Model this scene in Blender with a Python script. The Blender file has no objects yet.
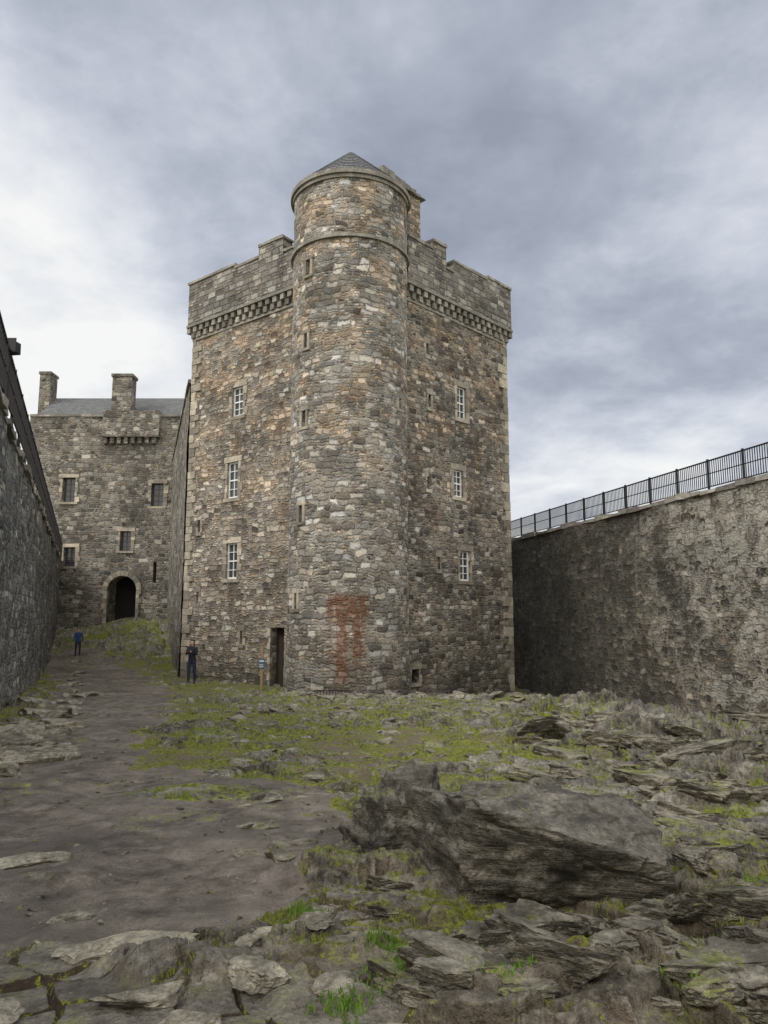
import bpy, bmesh, math, random
import numpy as np
from mathutils import Vector, noise as mn
random.seed(7)
scene=bpy.context.scene
rad=math.radians

# ------------------------------------------------------------------ helpers
def link_obj(ob,parent=None):
    scene.collection.objects.link(ob)
    if parent: ob.parent=parent
    return ob
def empty(name):
    e=bpy.data.objects.new(name,None); scene.collection.objects.link(e); return e

class NT:
    def __init__(s,tree): s.t=tree
    def n(s,typ,ins=None,out=0,**props):
        nd=s.t.nodes.new(typ)
        for k,v in props.items(): setattr(nd,k,v)
        if ins:
            for k,v in ins.items():
                sock=nd.inputs[k]
                if isinstance(v,bpy.types.NodeSocket): s.t.links.new(v,sock)
                else: sock.default_value=v
        return nd if out is None else nd.outputs[out]
    def m(s,op,a,b=0.0,c=None,clamp=False):
        ins={0:a,1:b}
        if c is not None: ins[2]=c
        return s.n('ShaderNodeMath',ins,operation=op,use_clamp=clamp)
    def ss(s,x,a,b,lo=0.0,hi=1.0):
        return s.n('ShaderNodeMapRange',{'Value':x,'From Min':a,'From Max':b,'To Min':lo,'To Max':hi},interpolation_type='SMOOTHSTEP')
    def mix(s,f,a,b,blend='MIX'):
        def c(x): return x if isinstance(x,bpy.types.NodeSocket) else (tuple(x)+(1,) if len(x)==3 else x)
        return s.n('ShaderNodeMix',{0:f,6:c(a),7:c(b)},out=2,data_type='RGBA',blend_type=blend)
    def mixf(s,f,a,b):
        return s.n('ShaderNodeMix',{0:f,2:a,3:b},out=0,data_type='FLOAT')
    def vmul(s,v,k):
        return s.n('ShaderNodeVectorMath',{0:v,1:k},operation='MULTIPLY')
    def noise(s,v,scale,detail=4,rough=.55,col=False,dist=0.0):
        return s.n('ShaderNodeTexNoise',{'Vector':v,'Scale':scale,'Detail':detail,'Roughness':rough,'Distortion':dist},out=1 if col else 0)
    def ramp(s,f,stops,interp='LINEAR'):
        nd=s.n('ShaderNodeValToRGB',{0:f},out=None); cr=nd.color_ramp; cr.interpolation=interp
        while len(cr.elements)<len(stops): cr.elements.new(.5)
        for e,(p,c) in zip(cr.elements,stops):
            e.position=p; e.color=(c[0],c[1],c[2],1)
        return nd.outputs[0]
    def grey(s,v):
        return s.n('ShaderNodeCombineColor',{0:v,1:v,2:v})

def new_mat(name):
    m=bpy.data.materials.new(name); m.use_nodes=True
    t=m.node_tree; bs=t.nodes['Principled BSDF']
    return m,NT(t),bs

def simple_mat(name,col,rough=.8,metal=0.0,var=.25,scale=8.0,bump=0.0):
    m,N,bs=new_mat(name)
    co=N.n('ShaderNodeTexCoord',out=3)
    f=N.noise(co,scale,3)
    c=N.mix(f,[x*(1-var) for x in col],[min(1,x*(1+var)) for x in col])
    N.t.links.new(c,bs.inputs['Base Color'])
    bs.inputs['Roughness'].default_value=rough; bs.inputs['Metallic'].default_value=metal
    if bump:
        b=N.n('ShaderNodeBump',{'Height':f,'Strength':.6,'Distance':bump}); N.t.links.new(b,bs.inputs['Normal'])
    return m

def masonry(name,stops,mortar,sx=.38,sz=.22,special=None,dark=.5,val=(.62,1.38),plaster=None,bumpd=.06,edge=(.010,.034),split=.5,warp=(.22,.17),warp2=(.21,.17)):
    """Roughly coursed rubble: wavy courses, stones of random length, some courses split into small pinnings."""
    m,N,bs=new_mat(name)
    uv=N.n('ShaderNodeTexCoord',out=2)
    sep=N.n('ShaderNodeSeparateXYZ',{0:uv},out=None); U=sep.outputs[0]; Z=sep.outputs[1]
    wn=N.noise(uv,1.3,2,.6,col=True)
    wv=N.n('ShaderNodeVectorMath',{0:wn,1:(.5,.5,.5)},operation='SUBTRACT')
    w=N.n('ShaderNodeVectorMath',{0:wv,1:(warp[0]*2,warp[1]*2,0),2:uv},operation='MULTIPLY_ADD')
    wn2=N.noise(uv,4.6,2,.6,col=True)
    wv2=N.n('ShaderNodeVectorMath',{0:wn2,1:(.5,.5,.5)},operation='SUBTRACT')
    w=N.n('ShaderNodeVectorMath',{0:wv2,1:(warp2[0],warp2[1],0),2:w},operation='MULTIPLY_ADD')
    sw=N.n('ShaderNodeSeparateXYZ',{0:w},out=None); wu,wz=sw.outputs[0],sw.outputs[1]
    zr=N.m('DIVIDE',wz,sz)
    def layer(k):
        zk=N.m('MULTIPLY',zr,float(k)); row=N.m('FLOOR',zk); fz=N.m('SUBTRACT',zk,row)
        W=N.m('ADD',N.m('DIVIDE',wu,sx/k*(1.0 if k==1 else 1.15)),N.m('MULTIPLY',row,53.71+k))
        c=N.n('ShaderNodeTexVoronoi',{'W':W,'Scale':1.0,'Randomness':.9},out=1,voronoi_dimensions='1D')
        d=N.n('ShaderNodeTexVoronoi',{'W':W,'Scale':1.0,'Randomness':.9},out=0,voronoi_dimensions='1D',feature='DISTANCE_TO_EDGE')
        dx=N.m('MULTIPLY',d,sx/k); dz=N.m('MULTIPLY',N.m('MINIMUM',fz,N.m('SUBTRACT',1.0,fz)),sz/k)
        e=N.n('ShaderNodeMath',{0:dx,1:dz,2:.05/k},operation='SMOOTH_MIN')
        return c,e
    cA,eA=layer(1); cB,eB=layer(2)
    spA=N.n('ShaderNodeSeparateColor',{0:cA},out=None)
    sel=N.m('GREATER_THAN',spA.outputs[2],1-split)
    col=N.mix(sel,cA,cB)
    dist=N.mixf(sel,eA,N.m('MINIMUM',eA,eB))
    sp=N.n('ShaderNodeSeparateColor',{0:col},out=None)
    fine=N.noise(uv,12,5,.74)
    dd=N.m('ADD',dist,N.m('MULTIPLY',N.m('SUBTRACT',fine,.5),.07))
    mort=N.ss(dd,edge[0],edge[1],1,0)
    st=N.ramp(sp.outputs[0],stops)
    # individual stones drift warm (sandstone) or cool (whin)
    st=N.mix(N.ss(sp.outputs[2],.72,.95,0,.55),st,N.mix(1,st,(1.35,1.02,.70),'MULTIPLY'))
    st=N.mix(N.ss(sp.outputs[2],.05,.25,.5,0),st,N.mix(1,st,(.88,.96,1.05),'MULTIPLY'))
    vv=N.m('MULTIPLY_ADD',sp.outputs[1],val[1]-val[0],val[0])
    vv=N.m('MULTIPLY',vv,N.m('MULTIPLY_ADD',fine,1.4,.3))
    st=N.mix(1,st,N.grey(vv),'MULTIPLY')
    big=N.noise(uv,.5,5,.65)
    mc=N.mix(N.ss(big,.38,.6),[x*1.05 for x in mortar],[x*.5 for x in mortar])
    st=N.mix(N.m('MULTIPLY',mort,.85),st,mc)
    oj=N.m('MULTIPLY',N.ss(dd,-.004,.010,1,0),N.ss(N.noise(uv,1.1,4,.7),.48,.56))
    st=N.mix(N.m('MULTIPLY',oj,.85),st,(.025,.022,.018))  # near-black in scattered joints: cavity dirt plus shadow edges put into the colour
    st=N.mix(N.m('MULTIPLY',N.ss(big,.45,.72),dark),st,(.055,.052,.047))
    stv=N.noise(N.vmul(uv,(1.6,.16,1)),1,4,.65)
    st=N.mix(N.m('MULTIPLY',N.ss(stv,.5,.78),.4),st,(.05,.048,.046))
    lich=N.noise(uv,4.5,4,.7)
    st=N.mix(N.m('MULTIPLY',N.ss(lich,.58,.72),.4),st,(.50,.48,.42))
    dkn=N.noise(uv,2.3,4,.7)
    st=N.mix(N.m('MULTIPLY',N.ss(dkn,.55,.68),.4),st,(.07,.065,.058))
    if plaster:
        pn=N.noise(uv,.95,6,.76)
        pn=N.m('ADD',pn,N.m('MULTIPLY',N.ss(Z,-1.5,4.5),.11))
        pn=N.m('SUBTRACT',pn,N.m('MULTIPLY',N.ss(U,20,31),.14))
        pm=N.ss(pn,.50,.56)
        holes=N.ss(N.m('ADD',N.m('MULTIPLY',sp.outputs[1],.55),N.m('MULTIPLY',fine,.9)),.52,.62)
        pm=N.m('MULTIPLY',pm,holes)
        pc=N.mix(fine,[x*.65 for x in plaster],[x*1.3 for x in plaster])
        st=N.mix(N.m('MULTIPLY',pm,.92),st,pc)
        s2=N.noise(N.vmul(uv,(1.5,.45,1)),1.3,5,.75)
        st=N.mix(N.m('MULTIPLY',N.m('MULTIPLY',N.ss(s2,.50,.64),N.ss(Z,-1,4.5,.3,1)),.7),st,(.085,.080,.072))
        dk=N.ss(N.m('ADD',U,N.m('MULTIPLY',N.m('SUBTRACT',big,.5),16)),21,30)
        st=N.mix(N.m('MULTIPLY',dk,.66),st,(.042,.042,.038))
    if special=='turret':
        nz=N.noise(N.vmul(uv,(5,1.2,1)),1,5,.7); nz2=N.m('SUBTRACT',fine,.5)
        Uw=N.m('ADD',U,N.m('MULTIPLY',nz2,.25)); Zw=N.m('ADD',Z,N.m('MULTIPLY',nz2,.5))
        def band(x,a,b,s): return N.m('MULTIPLY',N.ss(x,a-s,a+s),N.ss(x,b-s,b+s,1,0))
        top=N.m('MULTIPLY',band(Uw,-.66,.86,.09),band(Zw,1.55,2.35,.16))
        l1=N.m('MULTIPLY',band(Uw,-.32,.10,.10),band(Zw,-.6,2.2,.4))
        l2=N.m('MULTIPLY',band(Uw,.25,.62,.10),band(Zw,.0,2.2,.4))
        l3=N.m('MULTIPLY',band(Uw,-.6,.8,.14),band(Zw,.0,2.2,.6))
        l3=N.m('MULTIPLY',l3,.5)
        mk=N.m('MAXIMUM',N.m('MAXIMUM',top,l1),N.m('MAXIMUM',l2,l3))
        mk=N.m('MULTIPLY',mk,N.ss(nz,.29,.50))
        stain=N.m('MULTIPLY',mk,.82)
        staincol=N.mix(fine,(.085,.032,.016),(.30,.13,.065))
    if special in('turret','face'):
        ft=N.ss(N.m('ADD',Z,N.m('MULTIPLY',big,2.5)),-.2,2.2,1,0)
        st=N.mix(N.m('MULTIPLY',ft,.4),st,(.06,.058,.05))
        wf=N.m('MULTIPLY',N.ss(N.noise(uv,.8,4,.6),.45,.62),N.ss(Z,3,11,.35,1))
        st=N.mix(N.m('MULTIPLY',wf,.45),st,N.mix(1,st,(1.5,1.12,.78),'MULTIPLY'))
    if special=='turret': st=N.mix(stain,st,staincol)
    N.t.links.new(st,bs.inputs['Base Color'])
    bs.inputs['Roughness'].default_value=.93
    bs.inputs['Specular IOR Level'].default_value=.25
    h=N.m('MULTIPLY',N.ss(dd,0,.06),.9)
    h=N.m('ADD',h,N.m('MULTIPLY',sp.outputs[2],.6))
    h=N.m('ADD',h,N.m('MULTIPLY',fine,.9))
    b=N.n('ShaderNodeBump',{'Height':h,'Strength':1.0,'Distance':bumpd})
    N.t.links.new(b,bs.inputs['Normal'])
    return m

def sc(st,k): return [(p,tuple(min(.6,x*k) for x in c)) for p,c in st]
S_turret=sc([(0,(.085,.078,.069)),(.3,(.18,.169,.150)),(.6,(.27,.252,.220)),(.85,(.36,.335,.29)),(1,(.45,.42,.37))],1.58)
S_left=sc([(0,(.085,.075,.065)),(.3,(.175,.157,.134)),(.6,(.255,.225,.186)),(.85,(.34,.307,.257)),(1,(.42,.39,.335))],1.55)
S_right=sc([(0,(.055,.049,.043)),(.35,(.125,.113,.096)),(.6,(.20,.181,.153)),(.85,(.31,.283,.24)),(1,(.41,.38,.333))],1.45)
S_curt=sc([(0,(.05,.045,.04)),(.4,(.13,.115,.095)),(.75,(.25,.22,.175)),(1,(.38,.34,.28))],1.3)
S_far=sc([(0,(.065,.06,.052)),(.4,(.125,.115,.10)),(.75,(.21,.193,.167)),(1,(.31,.287,.245))],1.35)
S_lw=sc([(0,(.05,.05,.05)),(.4,(.12,.12,.118)),(.75,(.20,.20,.19)),(1,(.30,.30,.28))],1.6)
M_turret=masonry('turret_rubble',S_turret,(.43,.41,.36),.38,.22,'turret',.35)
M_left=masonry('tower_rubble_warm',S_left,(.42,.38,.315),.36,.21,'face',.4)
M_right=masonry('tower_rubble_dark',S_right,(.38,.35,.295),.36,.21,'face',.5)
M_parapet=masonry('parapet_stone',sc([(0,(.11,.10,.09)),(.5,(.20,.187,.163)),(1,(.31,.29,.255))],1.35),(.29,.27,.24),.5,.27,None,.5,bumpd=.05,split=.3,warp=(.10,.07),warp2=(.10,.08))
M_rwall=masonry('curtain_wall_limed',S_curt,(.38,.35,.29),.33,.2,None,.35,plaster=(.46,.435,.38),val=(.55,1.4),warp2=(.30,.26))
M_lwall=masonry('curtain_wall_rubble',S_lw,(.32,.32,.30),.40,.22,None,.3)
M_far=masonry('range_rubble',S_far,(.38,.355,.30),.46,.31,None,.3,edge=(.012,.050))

def ashlar(name,base):
    m,N,bs=new_mat(name)
    a=N.n('ShaderNodeAttribute',out=2,attribute_name='tint')
    co=N.n('ShaderNodeTexCoord',out=3)
    f=N.noise(co,7,5,.7); g=N.noise(co,.9,4,.6)
    c=N.mix(a,[x*.5 for x in base],[min(1,x*1.3) for x in base])
    c=N.mix(1,c,N.grey(N.m('MULTIPLY_ADD',f,1.5,.25)),'MULTIPLY')
    c=N.mix(N.m('MULTIPLY',N.ss(g,.42,.62),.5),c,(.10,.095,.085))
    N.t.links.new(c,bs.inputs['Base Color']); bs.inputs['Roughness'].default_value=.9
    b=N.n('ShaderNodeBump',{'Height':f,'Strength':.8,'Distance':.05}); N.t.links.new(b,bs.inputs['Normal'])
    return m
M_quoin=ashlar('sandstone_dressings',(.42,.375,.30))
M_grey=ashlar('grey_dressed_stone',(.32,.30,.26))
M_white=simple_mat('white_window_paint',(.80,.80,.78),.5,var=.08)
M_black=simple_mat('black_iron',(.018,.018,.02),.5,.4)
M_dark=simple_mat('dark_interior',(.012,.011,.010),.95)
M_wood=simple_mat('weathered_wood',(.30,.21,.12),.8,scale=20)
M_door=simple_mat('dark_oak_door',(.03,.022,.016),.7,scale=14)
def glass_mat():
    m,N,bs=new_mat('window_glass')
    co=N.n('ShaderNodeTexCoord',out=3)
    c=N.mix(N.noise(co,3,2),(.03,.035,.04),(.07,.08,.09))
    N.t.links.new(c,bs.inputs['Base Color']); bs.inputs['Roughness'].default_value=.12
    return m
M_glass=glass_mat()
def slate_mat():
    m,N,bs=new_mat('roof_slate')
    uv=N.n('ShaderNodeTexCoord',out=2)
    br=N.n('ShaderNodeTexBrick',{'Vector':uv,'Color1':(.11,.115,.12,1),'Color2':(.17,.175,.175,1),'Mortar':(.04,.04,.04,1),'Scale':1,'Mortar Size':.015,'Brick Width':.3,'Row Height':.22},out=None)
    c=N.mix(N.m('MULTIPLY',N.ss(N.noise(uv,2.5,5,.7),.5,.7),.5),br.outputs[0],(.17,.17,.13))
    N.t.links.new(c,bs.inputs['Base Color']); bs.inputs['Roughness'].default_value=.8
    b=N.n('ShaderNodeBump',{'Height':br.outputs[1],'Strength':-.5,'Distance':.02}); N.t.links.new(b,bs.inputs['Normal'])
    return m
M_slate=slate_mat()

class MB:
    def __init__(s): s.v=[];s.f=[];s.uv=[];s.tint=[];s.mi=[]
    def face(s,pts,uvs,mi=0,tint=.5):
        i=len(s.v); s.v+= [tuple(p) for p in pts]; s.f.append(tuple(range(i,i+len(pts))))
        s.uv.append(list(uvs)); s.tint+=[tint]*len(pts); s.mi.append(mi)
    def box(s,fr,t0,t1,n0,n1,z0,z1,mi=0,tint=None,jit=0.0,uo=0.0):
        """fr=(origin xy, tangent xy, outward normal xy)"""
        (ox,oy),(tx,ty),(nx,ny)=fr
        if tint is None: tint=random.random()
        def P(t,n,z):
            return (ox+tx*t+nx*n+random.uniform(-jit,jit),oy+ty*t+ny*n+random.uniform(-jit,jit),z+random.uniform(-jit,jit))
        c={}
        for a,t in enumerate((t0,t1)):
            for b,n in enumerate((n0,n1)):
                for d,z in enumerate((z0,z1)): c[a,b,d]=P(t,n,z)
        F=s.face; 
        F([c[0,1,0],c[1,1,0],c[1,1,1],c[0,1,1]],[(uo+t0,z0),(uo+t1,z0),(uo+t1,z1),(uo+t0,z1)],mi,tint)
        F([c[1,0,0],c[0,0,0],c[0,0,1],c[1,0,1]],[(uo+t1,z0),(uo+t0,z0),(uo+t0,z1),(uo+t1,z1)],mi,tint)
        F([c[0,0,0],c[0,1,0],c[0,1,1],c[0,0,1]],[(uo+n0+50,z0),(uo+n1+50,z0),(uo+n1+50,z1),(uo+n0+50,z1)],mi,tint)
        F([c[1,1,0],c[1,0,0],c[1,0,1],c[1,1,1]],[(uo+n1+70,z0),(uo+n0+70,z0),(uo+n0+70,z1),(uo+n1+70,z1)],mi,tint)
        F([c[0,1,1],c[1,1,1],c[1,0,1],c[0,0,1]],[(t0,n1),(t1,n1),(t1,n0),(t0,n0)],mi,tint)
        F([c[0,0,0],c[1,0,0],c[1,1,0],c[0,1,0]],[(t0,n0),(t1,n0),(t1,n1),(t0,n1)],mi,tint)
    def build(s,name,mats,parent=None,smooth=False,bevel=0):
        me=bpy.data.meshes.new(name); me.from_pydata(s.v,[],s.f)
        uvl=me.uv_layers.new(name='UVMap'); flat=[c for u in s.uv for p in u for c in p]
        uvl.data.foreach_set('uv',flat)
        at=me.attributes.new('tint','FLOAT','POINT'); at.data.foreach_set('value',s.tint)
        for m in mats: me.materials.append(m)
        me.polygons.foreach_set('material_index',s.mi)
        if smooth: me.polygons.foreach_set('use_smooth',[True]*len(s.f))
        ob=bpy.data.objects.new(name,me); link_obj(ob,parent)
        if bevel:
            bm=bmesh.new(); bm.from_mesh(me); bmesh.ops.remove_doubles(bm,verts=bm.verts,dist=.0005); bm.to_mesh(me); bm.free()
            b=ob.modifiers.new('bevel','BEVEL'); b.width=bevel; b.segments=2; b.limit_method='ANGLE'
        return ob

def subdiv_breaks(brk,step):
    brk=sorted(set(round(b,5) for b in brk)); out=[]
    for a,b in zip(brk[:-1],brk[1:]):
        n=max(1,int(math.ceil((b-a)/step))); out+=[a+(b-a)*i/n for i in range(n)]
    return out+[brk[-1]]
def holed(mb,fmap,u0,u1,z0,z1,holes,step=.35,depth=.35,mi=0):
    us=subdiv_breaks([u0,u1]+[h[0] for h in holes]+[h[1] for h in holes],step)
    zs=subdiv_breaks([z0,z1]+[h[2] for h in holes]+[h[3] for h in holes],step)
    base=len(mb.v); nz=len(zs)
    for u in us:
        for z in zs: mb.v.append(tuple(fmap(u,z,0))); mb.tint.append(.5)
    for i in range(len(us)-1):
        for j in range(nz-1):
            cu=(us[i]+us[i+1])/2; cz=(zs[j]+zs[j+1])/2
            if any(h[0]<cu<h[1] and h[2]<cz<h[3] for h in holes): continue
            a=base+i*nz+j; mb.f.append((a,a+nz,a+nz+1,a+1))
            mb.uv.append([(us[i],zs[j]),(us[i+1],zs[j]),(us[i+1],zs[j+1]),(us[i],zs[j+1])]); mb.mi.append(mi)
    for h in holes:
        hu=[u for u in us if h[0]-1e-4<=u<=h[1]+1e-4]; hz=[z for z in zs if h[2]-1e-4<=z<=h[3]+1e-4]
        for a,b in zip(hu[:-1],hu[1:]):
            for z,fl in((h[2],0),(h[3],1)):
                p=[fmap(a,z,0),fmap(b,z,0),fmap(b,z,-depth),fmap(a,z,-depth)]
                mb.face(p if fl else p[::-1],[(a,z),(b,z),(b,z+depth),(a,z+depth)],mi)
        for a,b in zip(hz[:-1],hz[1:]):
            for u,fl in((h[0],0),(h[1],1)):
                p=[fmap(u,a,0),fmap(u,a,-depth),fmap(u,b,-depth),fmap(u,b,0)]
                mb.face(p,[(u,a),(u+depth,a),(u+depth,b),(u,b)],mi)

def flat_map(fr,amp=.03,sc=.8,seed=0.0):
    (ox,oy),(tx,ty),(nx,ny)=fr
    def f(u,z,d):
        k=amp*mn.noise(Vector((u*sc+seed,z*sc,seed)))+amp*.5*mn.noise(Vector((u*sc*3,z*sc*3,seed+9)))
        return (ox+tx*u+nx*(d+k),oy+ty*u+ny*(d+k),z)
    return f

def sash_window(mb,fr,u0,u1,z0,z1,depth=.22,rows=4,cols=2,mframe=1,mglass=2):
    w=.055
    mb.box(fr,u0,u1,-depth-.03,-depth,z0,z1,mglass)
    n0,n1=-depth+.002,-depth+.05
    mb.box(fr,u0,u0+w,n0,n1,z0,z1,mframe); mb.box(fr,u1-w,u1,n0,n1,z0,z1,mframe)
    mb.box(fr,u0+w,u1-w,n0,n1,z0,z0+w*1.3,mframe); mb.box(fr,u0+w,u1-w,n0,n1,z1-w,z1,mframe)
    for i in range(1,cols):
        c=u0+(u1-u0)*i/cols; mb.box(fr,c-.014,c+.014,n0,n1-.006,z0+w*1.3,z1-w,mframe)
    for j in range(1,rows):
        c=z0+(z1-z0)*j/rows; k=.028 if j==rows//2 else .013
        mb.box(fr,u0+w,u1-w,n0,n1-.003,c-k,c+k,mframe)
def surround(mb,fr,u0,u1,z0,z1,w=.17,mi=0,proud=.02,ends=True):
    n0,n1=-.10,proud
    z=z0
    k=0
    while z<z1-.01:
        h=min(random.uniform(.24,.40),z1-z)
        if z1-(z+h)<.12: h=z1-z
        a=w*random.uniform(.6,1.7); b=w*random.uniform(.6,1.7)
        mb.box(fr,u0-a,u0,n0,n1+random.uniform(-.01,.01),z,z+h-.012,mi,jit=.008)
        mb.box(fr,u1,u1+b,n0,n1+random.uniform(-.01,.01),z,z+h-.012,mi,jit=.008)
        z+=h;k+=1
    if ends:
        mb.box(fr,u0-w*1.3,u1+w*1.2,n0,n1+.01,z1,z1+.24,mi,jit=.008)
        mb.box(fr,u0-w*1.0,u1+w*1.0,n0,n1+.03,z0-.15,z0-.005,mi,jit=.008)

# ------------------------------------------------------------------ tower geometry
C=(-.76,26.6)
dl=Vector((-.788,.616)).normalized(); dr=Vector((.69,.724)).normalized()
LL,LR=10.25,9.4
nl=Vector((-dl.y,dl.x)); nl=-nl if nl.y>0 else nl
nr=Vector((dr.y,-dr.x)); nr=-nr if nr.y>0 else nr
frL=(C,tuple(dl),tuple(nl)); frR=(C,tuple(dr),tuple(nr))
cl=Vector(C)+dl*LL; crn=Vector(C)+dr*LR
tower=empty('castle_tower')
TC=(-1.35,28.0); TR=2.27
ZC=14.75   # corbel course

winL=[(6.70,7.40,10.18,11.47),(6.88,7.58,6.62,8.18),(6.80,7.50,3.19,4.69)]
doorL=(3.91,4.70,-1.6,1.2)
slL=[(6.35,6.50,.5,1.05),(9.3,9.45,5.3,5.85),(9.25,9.4,2.2,2.7)]
winR=[(5.63,6.26,10.03,11.45),(5.35,5.96,6.60,7.76),(5.67,6.36,3.10,4.35)]
slR=[(3.72,3.9,10.1,10.65),(3.6,3.78,6.7,7.2),(2.6,3.05,-.85,-.35),(4.2,4.36,3.5,4.0),(3.6,3.75,12.3,12.8)]
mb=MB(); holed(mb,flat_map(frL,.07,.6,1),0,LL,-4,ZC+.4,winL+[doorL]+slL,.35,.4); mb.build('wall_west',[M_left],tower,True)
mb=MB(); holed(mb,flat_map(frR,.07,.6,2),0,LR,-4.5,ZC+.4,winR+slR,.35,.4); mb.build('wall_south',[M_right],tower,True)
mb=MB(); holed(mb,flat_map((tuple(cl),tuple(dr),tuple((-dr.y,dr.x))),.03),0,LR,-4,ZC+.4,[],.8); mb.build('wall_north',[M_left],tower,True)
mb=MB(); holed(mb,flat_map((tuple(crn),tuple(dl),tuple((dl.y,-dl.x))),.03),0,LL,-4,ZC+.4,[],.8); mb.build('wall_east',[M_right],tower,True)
def tmap(u,z,d):
    k=.045*mn.noise(Vector((u*.7,z*.7,3)))+.025*mn.noise(Vector((u*2.2,z*2.2,5)))
    flare=.10*max(0,1-(z+1.5)/3.0) if z<1.5 else 0
    r=TR+d+k+flare; a=u/TR
    return (TC[0]+r*math.sin(a),TC[1]-r*math.cos(a),z)
def ang(deg): return rad(deg)*TR
sl=[]
for a,z,h,w in((-41,14.35,.6,.2),(-43,11.5,.55,.18),(-44,8.5,.6,.18),(-46,5.0,.6,.18),(-52,1.9,.55,.16),(58,9.3,.4,.14)):
    sl.append((ang(a)-w/2,ang(a)+w/2,z,z+h))
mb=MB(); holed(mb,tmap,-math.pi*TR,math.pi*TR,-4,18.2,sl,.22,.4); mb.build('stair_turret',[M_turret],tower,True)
mb=MB(); md=MB()
for (u0,u1,z0,z1) in sl:
    a=(u0+u1)/2/TR; t=(math.cos(a),math.sin(a)); n=(math.sin(a),-math.cos(a))
    fr=((TC[0]+n[0]*TR,TC[1]+n[1]*TR),t,n); w=(u1-u0)/2
    md.box(fr,-w,w,-.36,-.30,z0,z1,0)
    mb.box(fr,-w-.14,-w-.005,-.15,.045,z0,z1,0,jit=.008); mb.box(fr,w+.005,w+.12,-.15,.045,z0,z1,0,jit=.008)
    mb.box(fr,-w-.16,w+.17,-.15,.05,z1+.005,z1+.15,0,jit=.008); mb.box(fr,-w-.12,w+.15,-.15,.055,z0-.11,z0-.005,0,jit=.008)
for fr,ws in((frL,slL),(frR,slR)):
    for (u0,u1,z0,z1) in ws:
        md.box(fr,u0,u1,-.38,-.3,z0,z1,0)
        surround(mb,fr,u0,u1,z0,z1,.10)
mb.build('slit_surrounds',[M_quoin],tower); md.build('slit_recesses',[M_dark],tower)
mb=MB(); ms=MB()
for fr,ws in((frL,winL),(frR,winR)):
    for w in ws:
        sash_window(mb,fr,*w,depth=.14,mframe=0,mglass=1); surround(ms,fr,*w,w=.17)
mb.build('windows',[M_white,M_glass],tower); 
surround(ms,frL,doorL[0],doorL[1],-1.2,doorL[3],.13)
ms.build('window_surrounds',[M_quoin],tower)
mb=MB()
for i in range(5):
    a=doorL[0]+(doorL[1]-doorL[0])*i/5; mb.box(frL,a+.004,a+(doorL[1]-doorL[0])/5-.004,-.39,-.33,-1.5,1.2,0)
mb.build('door',[M_door],tower)
mb=MB()
for pos,d,n in((cl,-dl,nl),(crn,-dr,nr)):
    z=-3.5;k=0
    fr=(tuple(pos),tuple(d),tuple(n))
    while z<ZC-.05:
        h=min(random.uniform(.24,.46),ZC-z); L=.58 if k%2 else .30
        mb.box(fr,-.03,L*random.uniform(.7,1.25),-.4,.05+random.uniform(-.015,.012),z,z+h-.014,0,jit=.012)
        z+=h;k+=1
mb.build('quoins',[M_quoin],tower,bevel=.015)
mb=MB(); mp=MB(); mc=MB()
OV=.22
def corbels(fr,t0,t1):
    s=.44; t=t0
    while t<t1-.1:
        mb.box(fr,t,t+.22,-.2,.13,ZC-.36,ZC-.12,0,jit=.012)
        mb.box(fr,t+.22,t+.44,-.2,.21,ZC-.10,ZC+.14,0,jit=.012)
        t+=s
    mb.box(fr,t0-.1,t1+OV+.03,-.3,OV+.05,ZC+.15,ZC+.27,0,tint=.4)
    mb.box(fr,t0-.1,t1+.04,-.3,.055,ZC-.48,ZC-.37,0,tint=.6)
corbels(frL,2.6,LL); corbels(frR,2.2,LR)
def parapet(fr,segs):
    for a,b,zt in segs:
        mp.box(fr,a,b,-.35,OV,ZC+.272,zt,0,jit=.012)
        t=a-.02
        while t<b:
            w=min(random.uniform(.45,.8),b+.03-t)
            mc.box(fr,t,t+w-.008,-.40,OV+.055,zt+.003,zt+.12+random.uniform(-.02,.02),0,jit=.015,tint=random.uniform(.3,.8)); t+=w
parapet(frL,[(2.4,4.2,16.65),(4.23,5.69,17.35),(5.70,7.2,16.85),(7.21,LL+OV,17.0)])
parapet(frR,[(2.3,3.85,16.9),(3.87,4.75,17.3),(4.76,5.2,16.35),(5.21,7.7,16.85),(7.71,LR+OV,17.0)])
mp.box(((crn.x,crn.y),tuple(dl),(dr.x,dr.y)),0,LL,-.35,OV,ZC+.272,16.8,0)
mp.box(((cl.x,cl.y),tuple(dr),(dl.x,dl.y)),0,LR,-.35,OV,ZC+.272,16.8,0)
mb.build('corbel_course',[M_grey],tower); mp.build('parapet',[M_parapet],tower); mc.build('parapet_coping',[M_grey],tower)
mb=MB(); mb.box(frR,.2,LR-.2,-LL+.2,-.2,ZC+.2,ZC+.5,0); mb.build('roof_walk',[M_grey],tower)
def ring(mb,r0,r1,z0,z1,seg=72,mi=0):
    for i in range(seg):
        a0=2*math.pi*i/seg;a1=2*math.pi*(i+1)/seg; tint=random.uniform(.3,.7)
        def p(r,a,z): return (TC[0]+r*math.sin(a),TC[1]-r*math.cos(a),z)
        mb.face([p(r1,a0,z0),p(r1,a1,z0),p(r1,a1,z1),p(r1,a0,z1)],[(a0*r1,z0),(a1*r1,z0),(a1*r1,z1),(a0*r1,z1)],mi,tint)
        mb.face([p(r0,a0,z0),p(r0,a1,z0),p(r1,a1,z0),p(r1,a0,z0)],[(0,0)]*4,mi,tint)
        mb.face([p(r1,a0,z1),p(r1,a1,z1),p(r0,a1,z1),p(r0,a0,z1)],[(0,0)]*4,mi,tint)
mb=MB(); ring(mb,TR-.1,TR+.10,15.58,15.70); ring(mb,TR-.1,TR+.07,17.96,18.10); ring(mb,TR-.1,TR+.15,18.103,18.28)
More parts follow.
